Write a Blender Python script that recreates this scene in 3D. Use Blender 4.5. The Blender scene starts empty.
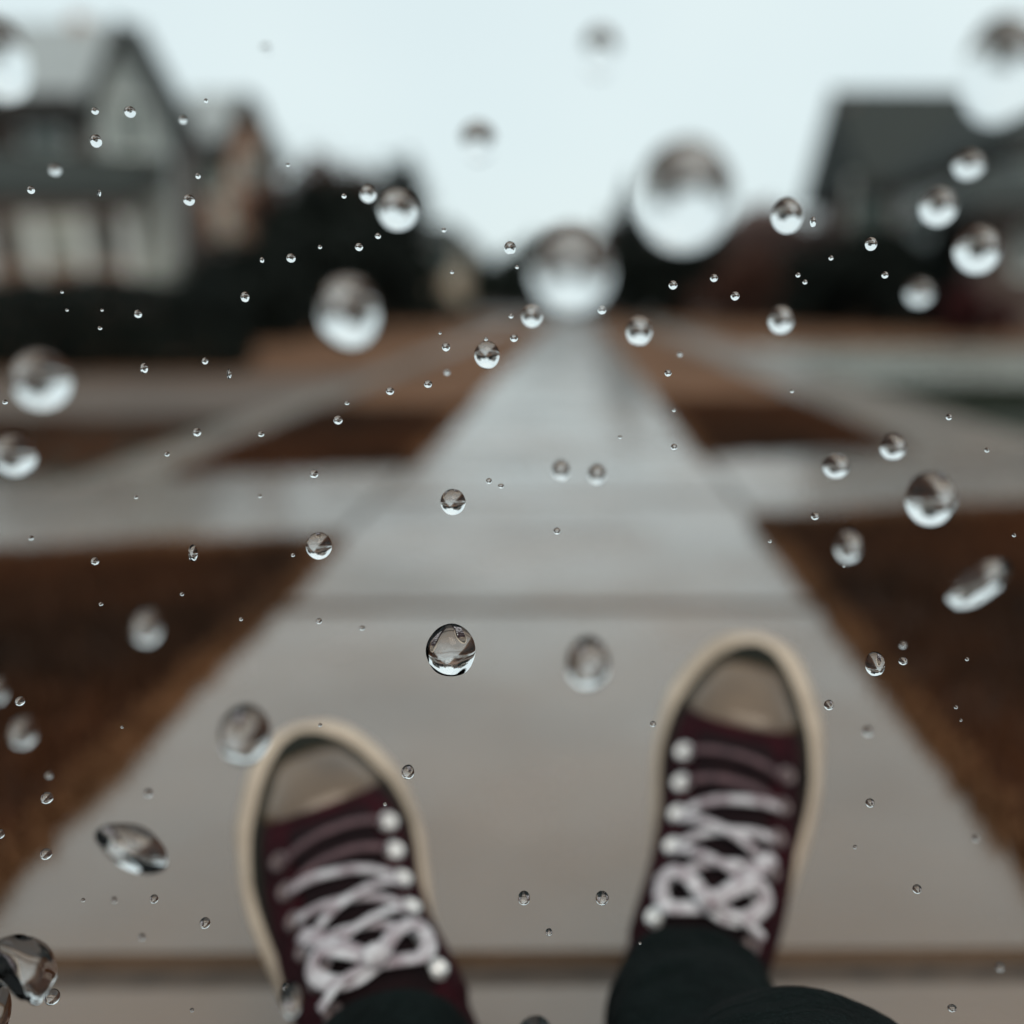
import bpy, bmesh, math, random
from mathutils import Vector, Matrix, noise
R = math.radians
PI = math.pi
sc = bpy.context.scene
col = sc.collection

# ------------------------------------------------------------------ camera
FPX = 1010.0                       # focal length in pixels of the 1024 frame
CAM_H = 0.50
PITCH, YAW = 12.0, -0.6
CX = 588.0                         # optical centre: the photograph is an off-centre crop
cam_d = bpy.data.cameras.new('camera')
cam = bpy.data.objects.new('camera', cam_d)
col.objects.link(cam)
cam.location = (0, 0, CAM_H)
cam.rotation_euler = (R(90 - PITCH), 0, R(YAW))
cam_d.sensor_width = 36.0
cam_d.lens = 36.0 * FPX / 1024.0
cam_d.shift_x = -(CX - 512) / 1024.0
cam_d.clip_start = 0.01
cam_d.clip_end = 2000
FOCUS = 0.37
BLUR_INF = 39.0                    # blur diameter of the far distance in pixels
cam_d.dof.use_dof = True
cam_d.dof.focus_distance = FOCUS
ap = BLUR_INF * FOCUS / FPX        # aperture diameter in metres
cam_d.dof.aperture_fstop = (cam_d.lens / 1000.0) / ap
sc.camera = cam
CM = Matrix.Rotation(R(YAW), 3, 'Z') @ Matrix.Rotation(R(90 - PITCH), 3, 'X')
CO = Vector((0, 0, CAM_H))

def ray(x, y):
    return CM @ Vector(((x - CX) / FPX, -(y - 512) / FPX, -1.0))
def at_depth(x, y, d):             # point seen at pixel x,y at depth d along the lens axis
    return CO + ray(x, y) * d
def at_y(x, y, Y):                 # ... at world distance Y
    r = ray(x, y)
    return CO + r * (Y / r.y)
def on_ground(x, y, z=0.0):
    r = ray(x, y)
    return CO + r * ((z - CAM_H) / r.z)

# ------------------------------------------------------------------ world, sun, exposure
SUN_EL, SUN_AZ = R(55), R(160)
w = bpy.data.worlds.new('World')
sc.world = w
w.use_nodes = True
nt = w.node_tree
nt.nodes.clear()
sky = nt.nodes.new('ShaderNodeTexSky')
sky.sky_type = 'NISHITA'
sky.sun_disc = False
sky.sun_elevation = SUN_EL
sky.sun_rotation = SUN_AZ
sky.air_density = 1.0
sky.dust_density = 3.0
tcw = nt.nodes.new('ShaderNodeTexCoord')
nz = nt.nodes.new('ShaderNodeTexNoise')
nz.inputs['Scale'].default_value = 1.6
nz.inputs['Detail'].default_value = 3
cr = nt.nodes.new('ShaderNodeValToRGB')
cr.color_ramp.elements[0].position = 0.3
cr.color_ramp.elements[0].color = (6.9, 8.2, 8.5, 1)
cr.color_ramp.elements[1].position = 0.7
cr.color_ramp.elements[1].color = (8.1, 9.2, 9.2, 1)
mx = nt.nodes.new('ShaderNodeMixRGB')
mx.inputs[0].default_value = 0.90
bg = nt.nodes.new('ShaderNodeBackground')
bg.inputs['Strength'].default_value = 0.105
wo = nt.nodes.new('ShaderNodeOutputWorld')
nt.links.new(tcw.outputs['Generated'], nz.inputs['Vector'])
nt.links.new(nz.outputs['Fac'], cr.inputs[0])
nt.links.new(sky.outputs[0], mx.inputs[1])
nt.links.new(cr.outputs[0], mx.inputs[2])
nt.links.new(mx.outputs[0], bg.inputs['Color'])
nt.links.new(bg.outputs[0], wo.inputs[0])

sd = bpy.data.lights.new('sun', 'SUN')
sd.energy = 1.3
sd.angle = R(40)
sd.color = (1.0, 0.86, 0.70)
so = bpy.data.objects.new('sun', sd)
col.objects.link(so)
so.rotation_euler = (R(90) - SUN_EL, 0, R(180) - SUN_AZ)
so.location = (0, 0, 30)

sc.view_settings.view_transform = 'Standard'
sc.view_settings.look = 'None'
sc.view_settings.exposure = 0.0
sc.view_settings.gamma = 1.0
sc.render.engine = 'CYCLES'
sc.cycles.use_denoising = True
sc.cycles.max_bounces = 12
sc.cycles.transmission_bounces = 8
sc.cycles.glossy_bounces = 4
sc.cycles.diffuse_bounces = 3
sc.cycles.caustics_refractive = False
sc.cycles.caustics_reflective = False

# ------------------------------------------------------------------ helpers
def tag(o, label=None, cat=None, group=None, kind=None):
    if label: o['label'] = label
    if cat: o['category'] = cat
    if group: o['group'] = group
    if kind: o['kind'] = kind
    return o

def link(name, bm, m, parent=None, smooth=False):
    me = bpy.data.meshes.new(name)
    bm.to_mesh(me)
    bm.free()
    if smooth:
        for p in me.polygons: p.use_smooth = True
    o = bpy.data.objects.new(name, me)
    if m is not None: me.materials.append(m)
    col.objects.link(o)
    if parent is not None: o.parent = parent
    return o

def raw(name, vs, fs, m, parent=None, smooth=False):
    me = bpy.data.meshes.new(name)
    me.from_pydata([tuple(v) for v in vs], [], fs)
    me.update()
    if smooth:
        for p in me.polygons: p.use_smooth = True
    o = bpy.data.objects.new(name, me)
    if m is not None: me.materials.append(m)
    col.objects.link(o)
    if parent is not None: o.parent = parent
    return o

def empty(name, loc=(0, 0, 0), rz=0):
    o = bpy.data.objects.new(name, None)
    o.empty_display_size = 0.1
    col.objects.link(o)
    o.location = loc
    o.rotation_euler = (0, 0, rz)
    return o

def add_box(bm, c, s, rz=0, bev=0):
    r = bmesh.ops.create_cube(bm, size=1.0)
    vs = r['verts']
    M = Matrix.Translation(c) @ Matrix.Rotation(rz, 4, 'Z') @ Matrix.Diagonal((s[0], s[1], s[2], 1))
    bmesh.ops.transform(bm, matrix=M, verts=vs)
    return vs

def box2(bm, a, b):
    c = [(a[i] + b[i]) / 2 for i in range(3)]
    s = [abs(b[i] - a[i]) for i in range(3)]
    return add_box(bm, c, s)

def tube(bm, pts, rads, n=8, caps=True):
    rings = []
    up = Vector((0, 0, 1))
    for i, p in enumerate(pts):
        p = Vector(p)
        a = Vector(pts[max(i - 1, 0)]); b = Vector(pts[min(i + 1, len(pts) - 1)])
        t = (b - a).normalized()
        u = t.cross(up)
        if u.length < 1e-3: u = t.cross(Vector((0, 1, 0)))
        u.normalize()
        v = t.cross(u).normalized()
        rings.append([bm.verts.new(p + (u * math.cos(2 * PI * k / n) + v * math.sin(2 * PI * k / n)) * rads[i]) for k in range(n)])
    for i in range(len(rings) - 1):
        for k in range(n):
            bm.faces.new((rings[i][k], rings[i][(k + 1) % n], rings[i + 1][(k + 1) % n], rings[i + 1][k]))
    if caps:
        bm.faces.new(rings[0][::-1]); bm.faces.new(rings[-1])

# ------------------------------------------------------------------ materials
def mat(name, base, rough=0.8, var=None, scale=20.0, bump=0.0, bscale=60.0, metal=0.0, coat=0.0, spec=0.5, rvar=0.0, detail=6, ior=1.5):
    m = bpy.data.materials.new(name)
    m.use_nodes = True
    t = m.node_tree
    b = t.nodes['Principled BSDF']
    b.inputs['Roughness'].default_value = rough
    b.inputs['Metallic'].default_value = metal
    b.inputs['IOR'].default_value = ior
    b.inputs['Specular IOR Level'].default_value = spec
    if coat: b.inputs['Coat Weight'].default_value = coat; b.inputs['Coat Roughness'].default_value = 0.15; b.inputs['Coat IOR'].default_value = 1.56
    tc = t.nodes.new('ShaderNodeTexCoord')
    n = t.nodes.new('ShaderNodeTexNoise')
    n.inputs['Scale'].default_value = scale
    n.inputs['Detail'].default_value = detail
    t.links.new(tc.outputs['Object'], n.inputs['Vector'])
    r = t.nodes.new('ShaderNodeValToRGB')
    v2 = var or tuple(c * 0.75 for c in base)
    r.color_ramp.elements[0].position = 0.35; r.color_ramp.elements[0].color = (*v2, 1)
    r.color_ramp.elements[1].position = 0.65; r.color_ramp.elements[1].color = (*base, 1)
    t.links.new(n.outputs['Fac'], r.inputs[0])
    t.links.new(r.outputs[0], b.inputs['Base Color'])
    if rvar:
        mr = t.nodes.new('ShaderNodeMapRange')
        mr.inputs['To Min'].default_value = rough - rvar
        mr.inputs['To Max'].default_value = rough + rvar
        mr.inputs['From Min'].default_value = 0.3
        mr.inputs['From Max'].default_value = 0.7
        t.links.new(n.outputs['Fac'], mr.inputs['Value'])
        t.links.new(mr.outputs[0], b.inputs['Roughness'])
    if coat >= .9:                  # drier and wetter patches
        n3 = t.nodes.new('ShaderNodeTexNoise'); n3.inputs['Scale'].default_value = 2.6; n3.inputs['Detail'].default_value = 8
        t.links.new(tc.outputs['Object'], n3.inputs['Vector'])
        m3 = t.nodes.new('ShaderNodeMapRange'); m3.inputs['From Min'].default_value = .38; m3.inputs['From Max'].default_value = .58
        m3.inputs['To Min'].default_value = .55; m3.inputs['To Max'].default_value = 1.0
        t.links.new(n3.outputs['Fac'], m3.inputs['Value']); t.links.new(m3.outputs[0], b.inputs['Coat Weight'])
    if bump:
        n2 = t.nodes.new('ShaderNodeTexNoise')
        n2.inputs['Scale'].default_value = bscale
        n2.inputs['Detail'].default_value = 5
        t.links.new(tc.outputs['Object'], n2.inputs['Vector'])
        bp = t.nodes.new('ShaderNodeBump')
        bp.inputs['Strength'].default_value = bump
        bp.inputs['Distance'].default_value = 0.01
        t.links.new(n2.outputs['Fac'], bp.inputs['Height'])
        t.links.new(bp.outputs[0], b.inputs['Normal'])
    return m

M = {}
M['concrete'] = mat('wet_concrete', (0.150, 0.083, 0.042), 0.24, (0.090, 0.050, 0.025), 1.9, 0.22, 140, rvar=0.10, spec=0.75, coat=1.0, ior=1.52)
M['concrete_darkened'] = mat('darkened_concrete', (0.045, 0.025, 0.014), 0.5, (0.025, 0.014, 0.009), 2.5, 0.25, 120, rvar=0.08)  # for slabs out of view, darkened so the raindrops refract dark brown
M['concrete_dim'] = mat('damp_concrete', (0.20, 0.145, 0.105), 0.42, (0.11, 0.078, 0.055), 2.2, 0.3, 120, rvar=0.08, coat=0.6)
M['joint'] = mat('joint_filler', (0.075, 0.052, 0.038), 0.8, (0.05, 0.035, 0.026), 40)
M['ground'] = mat('brown_soil', (0.05, 0.03, 0.018), 0.85, (0.025, 0.016, 0.01), 1.2, 0.5, 30)
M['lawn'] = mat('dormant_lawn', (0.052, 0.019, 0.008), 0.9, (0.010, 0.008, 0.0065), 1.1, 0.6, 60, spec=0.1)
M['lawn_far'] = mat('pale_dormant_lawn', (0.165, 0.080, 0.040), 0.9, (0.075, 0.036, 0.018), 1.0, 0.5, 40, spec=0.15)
M['lawn_green'] = mat('green_lawn', (0.028, 0.032, 0.022), 0.9, (0.014, 0.017, 0.013), 1.5, 0.5, 40, spec=0.2)
M['dirt'] = mat('dirt_track', (0.095, 0.062, 0.043), 0.75, (0.06, 0.038, 0.026), 2.0, 0.4, 50)
M['asphalt'] = mat('wet_asphalt', (0.06, 0.06, 0.058), 0.4, (0.04, 0.04, 0.04), 3, 0.4, 90)
M['drive'] = mat('wet_driveway', (0.22, 0.22, 0.19), 0.25, (0.16, 0.165, 0.145), 1.5, 0.2, 90, rvar=0.06)
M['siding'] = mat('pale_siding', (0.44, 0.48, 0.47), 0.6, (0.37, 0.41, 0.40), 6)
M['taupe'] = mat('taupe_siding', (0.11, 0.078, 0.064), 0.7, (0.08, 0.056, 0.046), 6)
M['trim'] = mat('white_trim', (0.72, 0.73, 0.70), 0.5)
M['shingle'] = mat('pale_shingles', (0.30, 0.32, 0.32), 0.5, (0.24, 0.255, 0.255), 8, 0.4, 20, coat=0.3)
M['shingle_dark'] = mat('dark_shingles', (0.034, 0.040, 0.037), 0.8, (0.022, 0.026, 0.024), 8, 0.4, 20, spec=0.25)
M['soffit'] = mat('dark_soffit', (0.025, 0.022, 0.02), 0.7)
M['brick'] = mat('brown_brick', (0.50, 0.32, 0.235), 0.8, (0.38, 0.235, 0.17), 10, 0.3, 40)
M['brick_dark'] = mat('purple_brown_brick', (0.21, 0.125, 0.10), 0.8, (0.15, 0.088, 0.07), 10, 0.3, 40)
M['tan'] = mat('tan_stucco', (0.5, 0.40, 0.30), 0.8, (0.4, 0.32, 0.24), 5)
M['glass_win'] = mat('window_glass', (0.10, 0.14, 0.13), 0.08, (0.08, 0.11, 0.10), 3)
M['curtain'] = mat('pale_curtain', (0.72, 0.78, 0.72), 0.8)
M['door'] = mat('dark_door', (0.05, 0.03, 0.028), 0.5)
M['leaf_dark'] = mat('dark_foliage', (0.012, 0.017, 0.013), 0.8, (0.005, 0.008, 0.007), 3, spec=0.2)
M['leaf_brown'] = mat('rusty_foliage', (0.12, 0.052, 0.036), 0.75, (0.06, 0.03, 0.022), 3, spec=0.2)
M['leaf_mauve'] = mat('mauve_brown_twigs', (0.16, 0.105, 0.095), 0.8, (0.10, 0.066, 0.06), 3, spec=0.2)
M['leaf_green'] = mat('green_foliage', (0.025, 0.036, 0.027), 0.7, (0.012, 0.019, 0.015), 3, spec=0.2)
M['leaf_red'] = mat('dark_red_foliage', (0.075, 0.014, 0.014), 0.7, (0.035, 0.01, 0.01), 3, spec=0.2)
M['bark'] = mat('bark', (0.045, 0.034, 0.028), 0.9, (0.025, 0.02, 0.017), 12, 0.6, 30)

# clear rain water
mw = bpy.data.materials.new('clear_water')
mw.use_nodes = True
wt = mw.node_tree
wt.nodes.clear()
rf_ = wt.nodes.new('ShaderNodeBsdfRefraction'); rf_.inputs['IOR'].default_value = 1.333; rf_.inputs['Roughness'].default_value = 0.0
gl_ = wt.nodes.new('ShaderNodeBsdfGlossy'); gl_.inputs['Roughness'].default_value = 0.02
mm_ = wt.nodes.new('ShaderNodeMixShader'); mm_.inputs[0].default_value = 0.02
om_ = wt.nodes.new('ShaderNodeOutputMaterial')
wt.links.new(rf_.outputs[0], mm_.inputs[1]); wt.links.new(gl_.outputs[0], mm_.inputs[2]); wt.links.new(mm_.outputs[0], om_.inputs[0])
M['water'] = mw

# ------------------------------------------------------------------ ground, paths
def sheet(name, pts, z, m, label=None, n=1):
    vs = [(p[0], p[1], z) for p in pts]
    o = raw(name, vs, [tuple(range(len(vs)))], m)
    return tag(o, label=label, kind='structure')

g = raw('ground', [(-250, -60, -0.012), (250, -60, -0.012), (250, 500, -0.012), (-250, 500, -0.012)], [(0, 1, 2, 3)], M['ground'])
tag(g, kind='structure')

SL, SR = -0.505, 0.405            # edges of the walk
def cut(y, x): return y + 0.20 * x   # the crossing walk runs at a slight angle

# lawns: sheets with a soft uneven skin
def lawn(name, pts, m, label, z=-0.006):
    return sheet(name, pts, z, m, label)
C0, C1 = 2.19, 3.12                # the crossing walk, near and far edge at x = 0
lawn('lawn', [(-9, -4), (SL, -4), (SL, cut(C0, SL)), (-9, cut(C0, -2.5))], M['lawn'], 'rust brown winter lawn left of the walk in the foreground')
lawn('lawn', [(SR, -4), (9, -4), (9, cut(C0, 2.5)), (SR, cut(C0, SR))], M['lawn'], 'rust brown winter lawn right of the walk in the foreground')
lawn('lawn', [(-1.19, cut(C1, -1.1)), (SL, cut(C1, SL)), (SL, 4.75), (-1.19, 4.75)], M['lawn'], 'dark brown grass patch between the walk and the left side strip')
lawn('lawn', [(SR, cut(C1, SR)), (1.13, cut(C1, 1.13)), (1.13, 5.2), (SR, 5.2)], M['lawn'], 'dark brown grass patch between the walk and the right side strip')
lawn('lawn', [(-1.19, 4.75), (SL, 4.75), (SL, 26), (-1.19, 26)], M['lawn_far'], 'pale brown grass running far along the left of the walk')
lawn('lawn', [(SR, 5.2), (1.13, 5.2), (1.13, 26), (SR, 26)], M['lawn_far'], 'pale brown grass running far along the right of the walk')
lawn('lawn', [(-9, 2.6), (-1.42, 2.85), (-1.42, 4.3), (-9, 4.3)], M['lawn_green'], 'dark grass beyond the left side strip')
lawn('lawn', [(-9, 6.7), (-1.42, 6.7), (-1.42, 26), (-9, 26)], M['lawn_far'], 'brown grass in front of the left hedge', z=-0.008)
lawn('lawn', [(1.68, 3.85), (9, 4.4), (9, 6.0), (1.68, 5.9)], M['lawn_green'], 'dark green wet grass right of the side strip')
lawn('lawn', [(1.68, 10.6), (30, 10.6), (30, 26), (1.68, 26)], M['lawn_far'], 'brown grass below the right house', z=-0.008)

# main walk: slabs with open joints
def slabs(name, y0, y1, xl, xr, first, pitch, gap, m, label):
    bm = bmesh.new()
    y = first
    edges = []
    a = y0
    k = first
    while k < y1:
        if k - gap / 2 > a: edges.append((a, k - gap / 2))
        a = k + gap / 2
        k += pitch
    edges.append((a, y1))
    for (a, b) in edges:
        nx = 8
        vs = add_box(bm, ((xl + xr) / 2, (a + b) / 2, -0.03), (xr - xl, b - a, 0.06))
    bmesh.ops.bevel(bm, geom=[e for e in bm.edges], offset=0.006, segments=2, affect='EDGES')
    o = link(name, bm, m, smooth=False)
    return tag(o, label=label, kind='structure')
J1 = on_ground(540, 968).y
J2 = on_ground(540, 607).y
PIT = J2 - J1
slabs('sidewalk', J1 + .015, 60, SL, SR, J2, PIT, 0.030, M['concrete'], 'wet concrete walk of square slabs running to the horizon')
slabs('sidewalk', .585, J1 - .015, SL, SR, 99, PIT, 0.030, M['concrete'], 'short wet slab below the near joint')
slabs('sidewalk', -2.5, .575, SL, SR, J1 - 2 * PIT, PIT, 0.030, M['concrete_darkened'], 'unseen slabs of the walk under the seated person, coloured dark for the drops')
sheet('sidewalk_joint', [(SL + 0.002, -2.5), (SR - 0.002, -2.5), (SR - 0.002, 60), (SL + 0.002, 60)], -0.009, M['joint'])

# crossing walk (left and right arms)
def arm(x0, x1, label, c0=C0, c1=C1, segs=3):
    bm = bmesh.new()
    for i in range(segs):
        a = x0 + (x1 - x0) * i / segs; b = x0 + (x1 - x0) * (i + 1) / segs
        g_ = 0.006
        a, b = min(a, b) + g_, max(a, b) - g_
        q = [(a, cut(c0, a)), (b, cut(c0, b)), (b, cut(c1, b)), (a, cut(c1, a))]
        top = [bm.verts.new((x, y, -0.001)) for x, y in q]
        bot = [bm.verts.new((x, y, -0.06)) for x, y in q]
        bm.faces.new(top); bm.faces.new(bot[::-1])
        for k in range(4):
            bm.faces.new((bot[k], bot[(k + 1) % 4], top[(k + 1) % 4], top[k]))
    tag(link('path', bm, M['concrete'] ), label=label, kind='structure')
arm(SL - 0.004, -5.2, 'wet concrete side path leaving the walk to the left', segs=5)
arm(SR + 0.004, 5.2, 'wet concrete side path leaving the walk to the right', segs=5)
# side strips parallel to the walk
sheet('path', [(-1.42, cut(C1, -1.42)), (-1.2, cut(C1, -1.2)), (-1.2, 26), (-1.42, 26)], -0.002, M['concrete_dim'], 'narrow concrete strip left of the walk')
sheet('path', [(1.14, cut(C1, 1.14)), (1.66, cut(C1, 1.66)), (1.66, 26), (1.14, 26)], -0.002, M['concrete_dim'], 'narrow concrete strip right of the walk')
sheet('path', [(-9, 4.35), (-1.40, 4.35), (-1.40, 6.6), (-9, 6.6)], -0.004, M['dirt'], 'tan dirt track crossing on the left')
sheet('driveway', [(1.67, 6.0), (30, 6.1), (30, 10.4), (1.67, 10.4)], -0.003, M['drive'], 'wet pale driveway on the right')
sheet('road', [(-120, 27), (120, 27), (120, 33), (-120, 33)], -0.004, M['asphalt'], 'wet road crossing far ahead')

# grass blades (nobody could count them)
def grass():
    rnd = random.Random(5)
    mg = mat('grass_blades', (0.110, 0.038, 0.014), 0.8, (0.014, 0.010, 0.007), 1.1, spec=0.15)
    vs, fs = [], []
    def blade(x, y, h, wd):
        nonlocal vs, fs
        a = rnd.uniform(0, 2 * PI); l = rnd.uniform(0.2, 0.9) * h
        dx, dy = math.cos(a), math.sin(a)
        b = rnd.uniform(0, 2 * PI); lx, ly = math.cos(b) * l, math.sin(b) * l
        i = len(vs)
        vs.extend([(x - dx * wd, y - dy * wd, -0.008), (x + dx * wd, y + dy * wd, -0.008),
                   (x + lx * .45 + dx * wd * .7, y + ly * .45 + dy * wd * .7, h * .65), (x + lx * .45 - dx * wd * .7, y + ly * .45 - dy * wd * .7, h * .65),
                   (x + lx, y + ly, h)])
        fs.append((i, i + 1, i + 2, i + 3)); fs.append((i + 3, i + 2, i + 4))
    def fill(x0, x1, y0, y1, n, hh, lim):
        k = 0
        while k < n:
            x = rnd.uniform(x0, x1); y = rnd.uniform(y0, y1)
            if not lim(x, y): continue
            cl = 0.6 + 0.7 * noise.noise(Vector((x * 5, y * 5, 3)))
            if rnd.random() > cl + 0.35: continue
            blade(x, y, hh * rnd.uniform(.5, 1.15) * (0.7 + 0.5 * cl), rnd.uniform(.0012, .0028) * (1 + y * .35))
            k += 1
    near = lambda x, y: y < cut(C0, x) - 0.004
    fill(-1.9, SL - .004, 0.2, 2.1, 24000, 0.022, near)
    fill(SR + .004, 2.1, 0.2, 2.6, 24000, 0.022, near)
    mid = lambda x, y: y > cut(C1, x) + 0.01
    fill(-1.2, SL - .004, 2.8, 4.7, 6000, 0.022, mid)
    fill(SR + .004, 1.13, 3.0, 5.1, 6000, 0.022, mid)
    fill(-5.5, -1.47, 2.95, 4.25, 9000, 0.025, lambda x, y: True)
    main_v, main_f = vs, fs
    vs, fs = [], []
    anyw = lambda x, y: (y < cut(C0, x) - .01) or (y > cut(C1, x) + .01)
    fill(SL - .030, SL + .012, 0.3, 5.0, 5500, 0.019, anyw)
    fill(SR - .012, SR + .030, 0.3, 5.2, 5500, 0.019, anyw)
    for x0, x1 in ((-2.6, SL), (SR, 2.6)):
        fill(x0, x1, 1.4, 2.9, 6500, 0.022, lambda x, y: abs(y - cut(C0, x) + .035) < .045)
    o3 = raw('grass', vs, fs, mat('straw_blades', (0.19, 0.090, 0.042), 0.8, (0.075, 0.037, 0.020), 3.0, spec=0.15))
    tag(o3, 'paler straw brown grass fringe along the edges of the walk and side path', 'grass', kind='stuff')
    vs, fs = main_v, main_f
    o = raw('grass', vs, fs, mg)
    vs, fs = [], []
    fill(1.72, 6.0, 4.35, 5.85, 9000, 0.025, lambda x, y: True)
    o2 = raw('grass', vs, fs, mat('green_grass_blades', (0.028, 0.036, 0.020), 0.8, (0.012, 0.017, 0.011), 2.3, spec=0.15))
    tag(o2, 'short dark green grass beside the driveway on the right', 'grass', kind='stuff')
    tag(o, 'short rust brown and dark winter grass on the lawns beside the walk', 'grass', kind='stuff')
grass()

# ------------------------------------------------------------------ plants
def leaf_cloud(n, fn, size, rnd, flat=0.0):
    vs, fs = [], []
    for _ in range(n):
        p = fn()
        if p is None: continue
        s = size * rnd.uniform(.6, 1.5)
        a = Vector((rnd.gauss(0, 1), rnd.gauss(0, 1), rnd.gauss(0, 1))).normalized()
        b = a.orthogonal().normalized()
        b.rotate(Matrix.Rotation(rnd.uniform(0, 2 * PI), 3, a))
        c = a.cross(b)
        i = len(vs)
        vs.extend([p - b * s, p + c * s * .45, p + b * s, p - c * s * .45])
        fs.append((i, i + 1, i + 2, i + 3))
    return vs, fs

def clumpy(rnd, centre, rad, nclump, spread=.45):
    cl = []
    for _ in range(nclump):
        while True:
            v = Vector((rnd.uniform(-1, 1), rnd.uniform(-1, 1), rnd.uniform(-1, 1)))
            if v.length < 1: break
        cl.append((Vector((centre[0] + v.x * rad[0], centre[1] + v.y * rad[1], centre[2] + v.z * rad[2])), rnd.uniform(.5, 1.0) * spread * min(rad)))
    def fn():
        c, r = rnd.choice(cl)
        v = Vector((rnd.gauss(0, .6), rnd.gauss(0, .6), rnd.gauss(0, .6)))
        return c + v * r
    return fn, cl

def limbs(bm, rnd, base, top, r0, cl, k=7):
    base = Vector(base); top = Vector(top)
    mid = base.lerp(top, .5) + Vector((rnd.uniform(-.1, .1), rnd.uniform(-.1, .1), 0)) * (top - base).length * .3
    tube(bm, [base, base.lerp(mid, .5), mid, top], [r0 * 1.35, r0, r0 * .8, r0 * .25], 8)
    for c, _ in rnd.sample(cl, min(k, len(cl))):
        s = base.lerp(top, rnd.uniform(.35, .8))
        e = c
        m_ = s.lerp(e, .5) + Vector((0, 0, -.06)) * (e - s).length
        tube(bm, [s, m_, e], [r0 * .38, r0 * .22, r0 * .06], 5)

def tree(name, x, y, h, rad, m, label, seed, cat='tree', trunk=.22, n=5000, leaf=.07, nclump=26, group=None):
    rnd = random.Random(seed)
    root = empty(name, (x, y, 0))
    tag(root, label, cat, group)
    cz = h - rad[2]
    fn, cl = clumpy(rnd, (0, 0, cz), rad, nclump)
    vs, fs = leaf_cloud(n, fn, leaf, rnd)
    raw('crown', vs, fs, m, root)
    bm = bmesh.new()
    limbs(bm, rnd, (0, 0, -.05), (0, 0, h - rad[2] * .5), trunk * .5, cl)
    link('trunk', bm, M['bark'], root, True)
    return root

def conifer(x, y, h, r, m, label, seed, n=5000, group=None):
    rnd = random.Random(seed)
    root = empty('conifer_tree', (x, y, 0)); tag(root, label, 'tree', group)
    tiers = 13
    def fn():
        t = rnd.random() ** .7
        z = h * (.1 + .9 * (1 - t))
        rr = r * t * (0.75 + .35 * math.sin(t * tiers * 2 * PI))
        a = rnd.uniform(0, 2 * PI)
        q = rr * (rnd.random() ** .5) * (1 + .2 * math.sin(a * 5 + t * 9))
        return Vector((q * math.cos(a), q * math.sin(a), z - q * .25 + rnd.gauss(0, .05)))
    vs, fs = leaf_cloud(n, fn, .07, rnd)
    raw('crown', vs, fs, m, root)
    bm = bmesh.new()
    tube(bm, [(0, 0, -.05), (0, 0, h * .5), (0, 0, h * .97)], [r * .09, r * .06, .01], 8)
    for i in range(18):
        z = h * (.15 + .75 * i / 18); a = i * 2.4; q = r * (1 - z / h) * .8
        tube(bm, [(0, 0, z), (q * math.cos(a), q * math.sin(a), z - q * .2)], [.03, .008], 5)
    link('trunk', bm, M['bark'], root, True)
    return root

def shrub(name, x, y, rad, m, label, seed, n=3500, leaf=.03, cat='shrub', group=None, box=False):
    rnd = random.Random(seed)
    root = empty(name, (x, y, 0)); tag(root, label, cat, group)
    if box:
        def fn():
            p = Vector((rnd.uniform(-1, 1), rnd.uniform(-1, 1), rnd.uniform(-1, 1)))
            k = max(range(3), key=lambda i: abs(p[i])) if rnd.random() < .7 else None
            if k is not None: p[k] = math.copysign(rnd.uniform(.85, 1.02), p[k])
            q = Vector((p.x * rad[0], p.y * rad[1], rad[2] * (1 + p.z)))
            q += noise.noise_vector(q * 3) * .07
            q.z = max(q.z, .01)
            return q
        cl = [(Vector((rnd.uniform(-.9, .9) * rad[0], 0, rad[2] * 1.2)), .1) for _ in range(10)]
    else:
        fn0, cl = clumpy(rnd, (0, 0, rad[2]), rad, 22, .5)
        def fn():
            q = fn0(); q.z = max(q.z, .01); return q
    vs, fs = leaf_cloud(n, fn, leaf, rnd)
    raw('foliage', vs, fs, m, root)
    bm = bmesh.new()
    for k in range(8):
        c = rnd.choice(cl)[0]
        s = Vector((c.x * .6, c.y * .4, -.03))
        tube(bm, [Vector((0, 0, .0)), s.lerp(Vector((0, 0, .02)), .4), s.lerp(c, .5) + Vector((.02, 0, 0)), c], [.03, .02, .014, .005], 5)
    link('stem', bm, M['bark'], root, True)
    return root

# ------------------------------------------------------------------ houses
def window(parent, c, wd, ht, face='y', glass=None, name='window'):
    """face y: in a wall facing -Y ; face x: in a wall facing +X ; face X: facing -X"""
    f = bmesh.new()
    t = .07
    def b(u0, u1, z0, z1, d0, d1, bm):
        if face == 'y': box2(bm, (c[0] + u0, c[1] - d1, c[2] + z0), (c[0] + u1, c[1] - d0, c[2] + z1))
        elif face == 'x': box2(bm, (c[0] + d0, c[1] + u0, c[2] + z0), (c[0] + d1, c[1] + u1, c[2] + z1))
        else: box2(bm, (c[0] - d1, c[1] + u0, c[2] + z0), (c[0] - d0, c[1] + u1, c[2] + z1))
    hw, hh = wd / 2, ht / 2
    b(-hw - t, hw + t, hh, hh + t, -.02, .05, f)
    b(-hw - t, hw + t, -hh - t, -hh, -.02, .07, f)
    b(-hw - t, -hw, -hh, hh, -.02, .05, f)
    b(hw, hw + t, -hh, hh, -.02, .05, f)
    b(-.02, .02, -hh, hh, .003, .035, f)
    b(-hw, -.02, -.02, .02, .003, .033, f)
    b(.02, hw, -.02, .02, .003, .033, f)
    fo = link(name, f, M['trim'], parent)
    p = bmesh.new()
    b(-hw, hw, -hh, hh, -.02, .012, p)
    link('pane', p, glass or M['glass_win'], fo)

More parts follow.
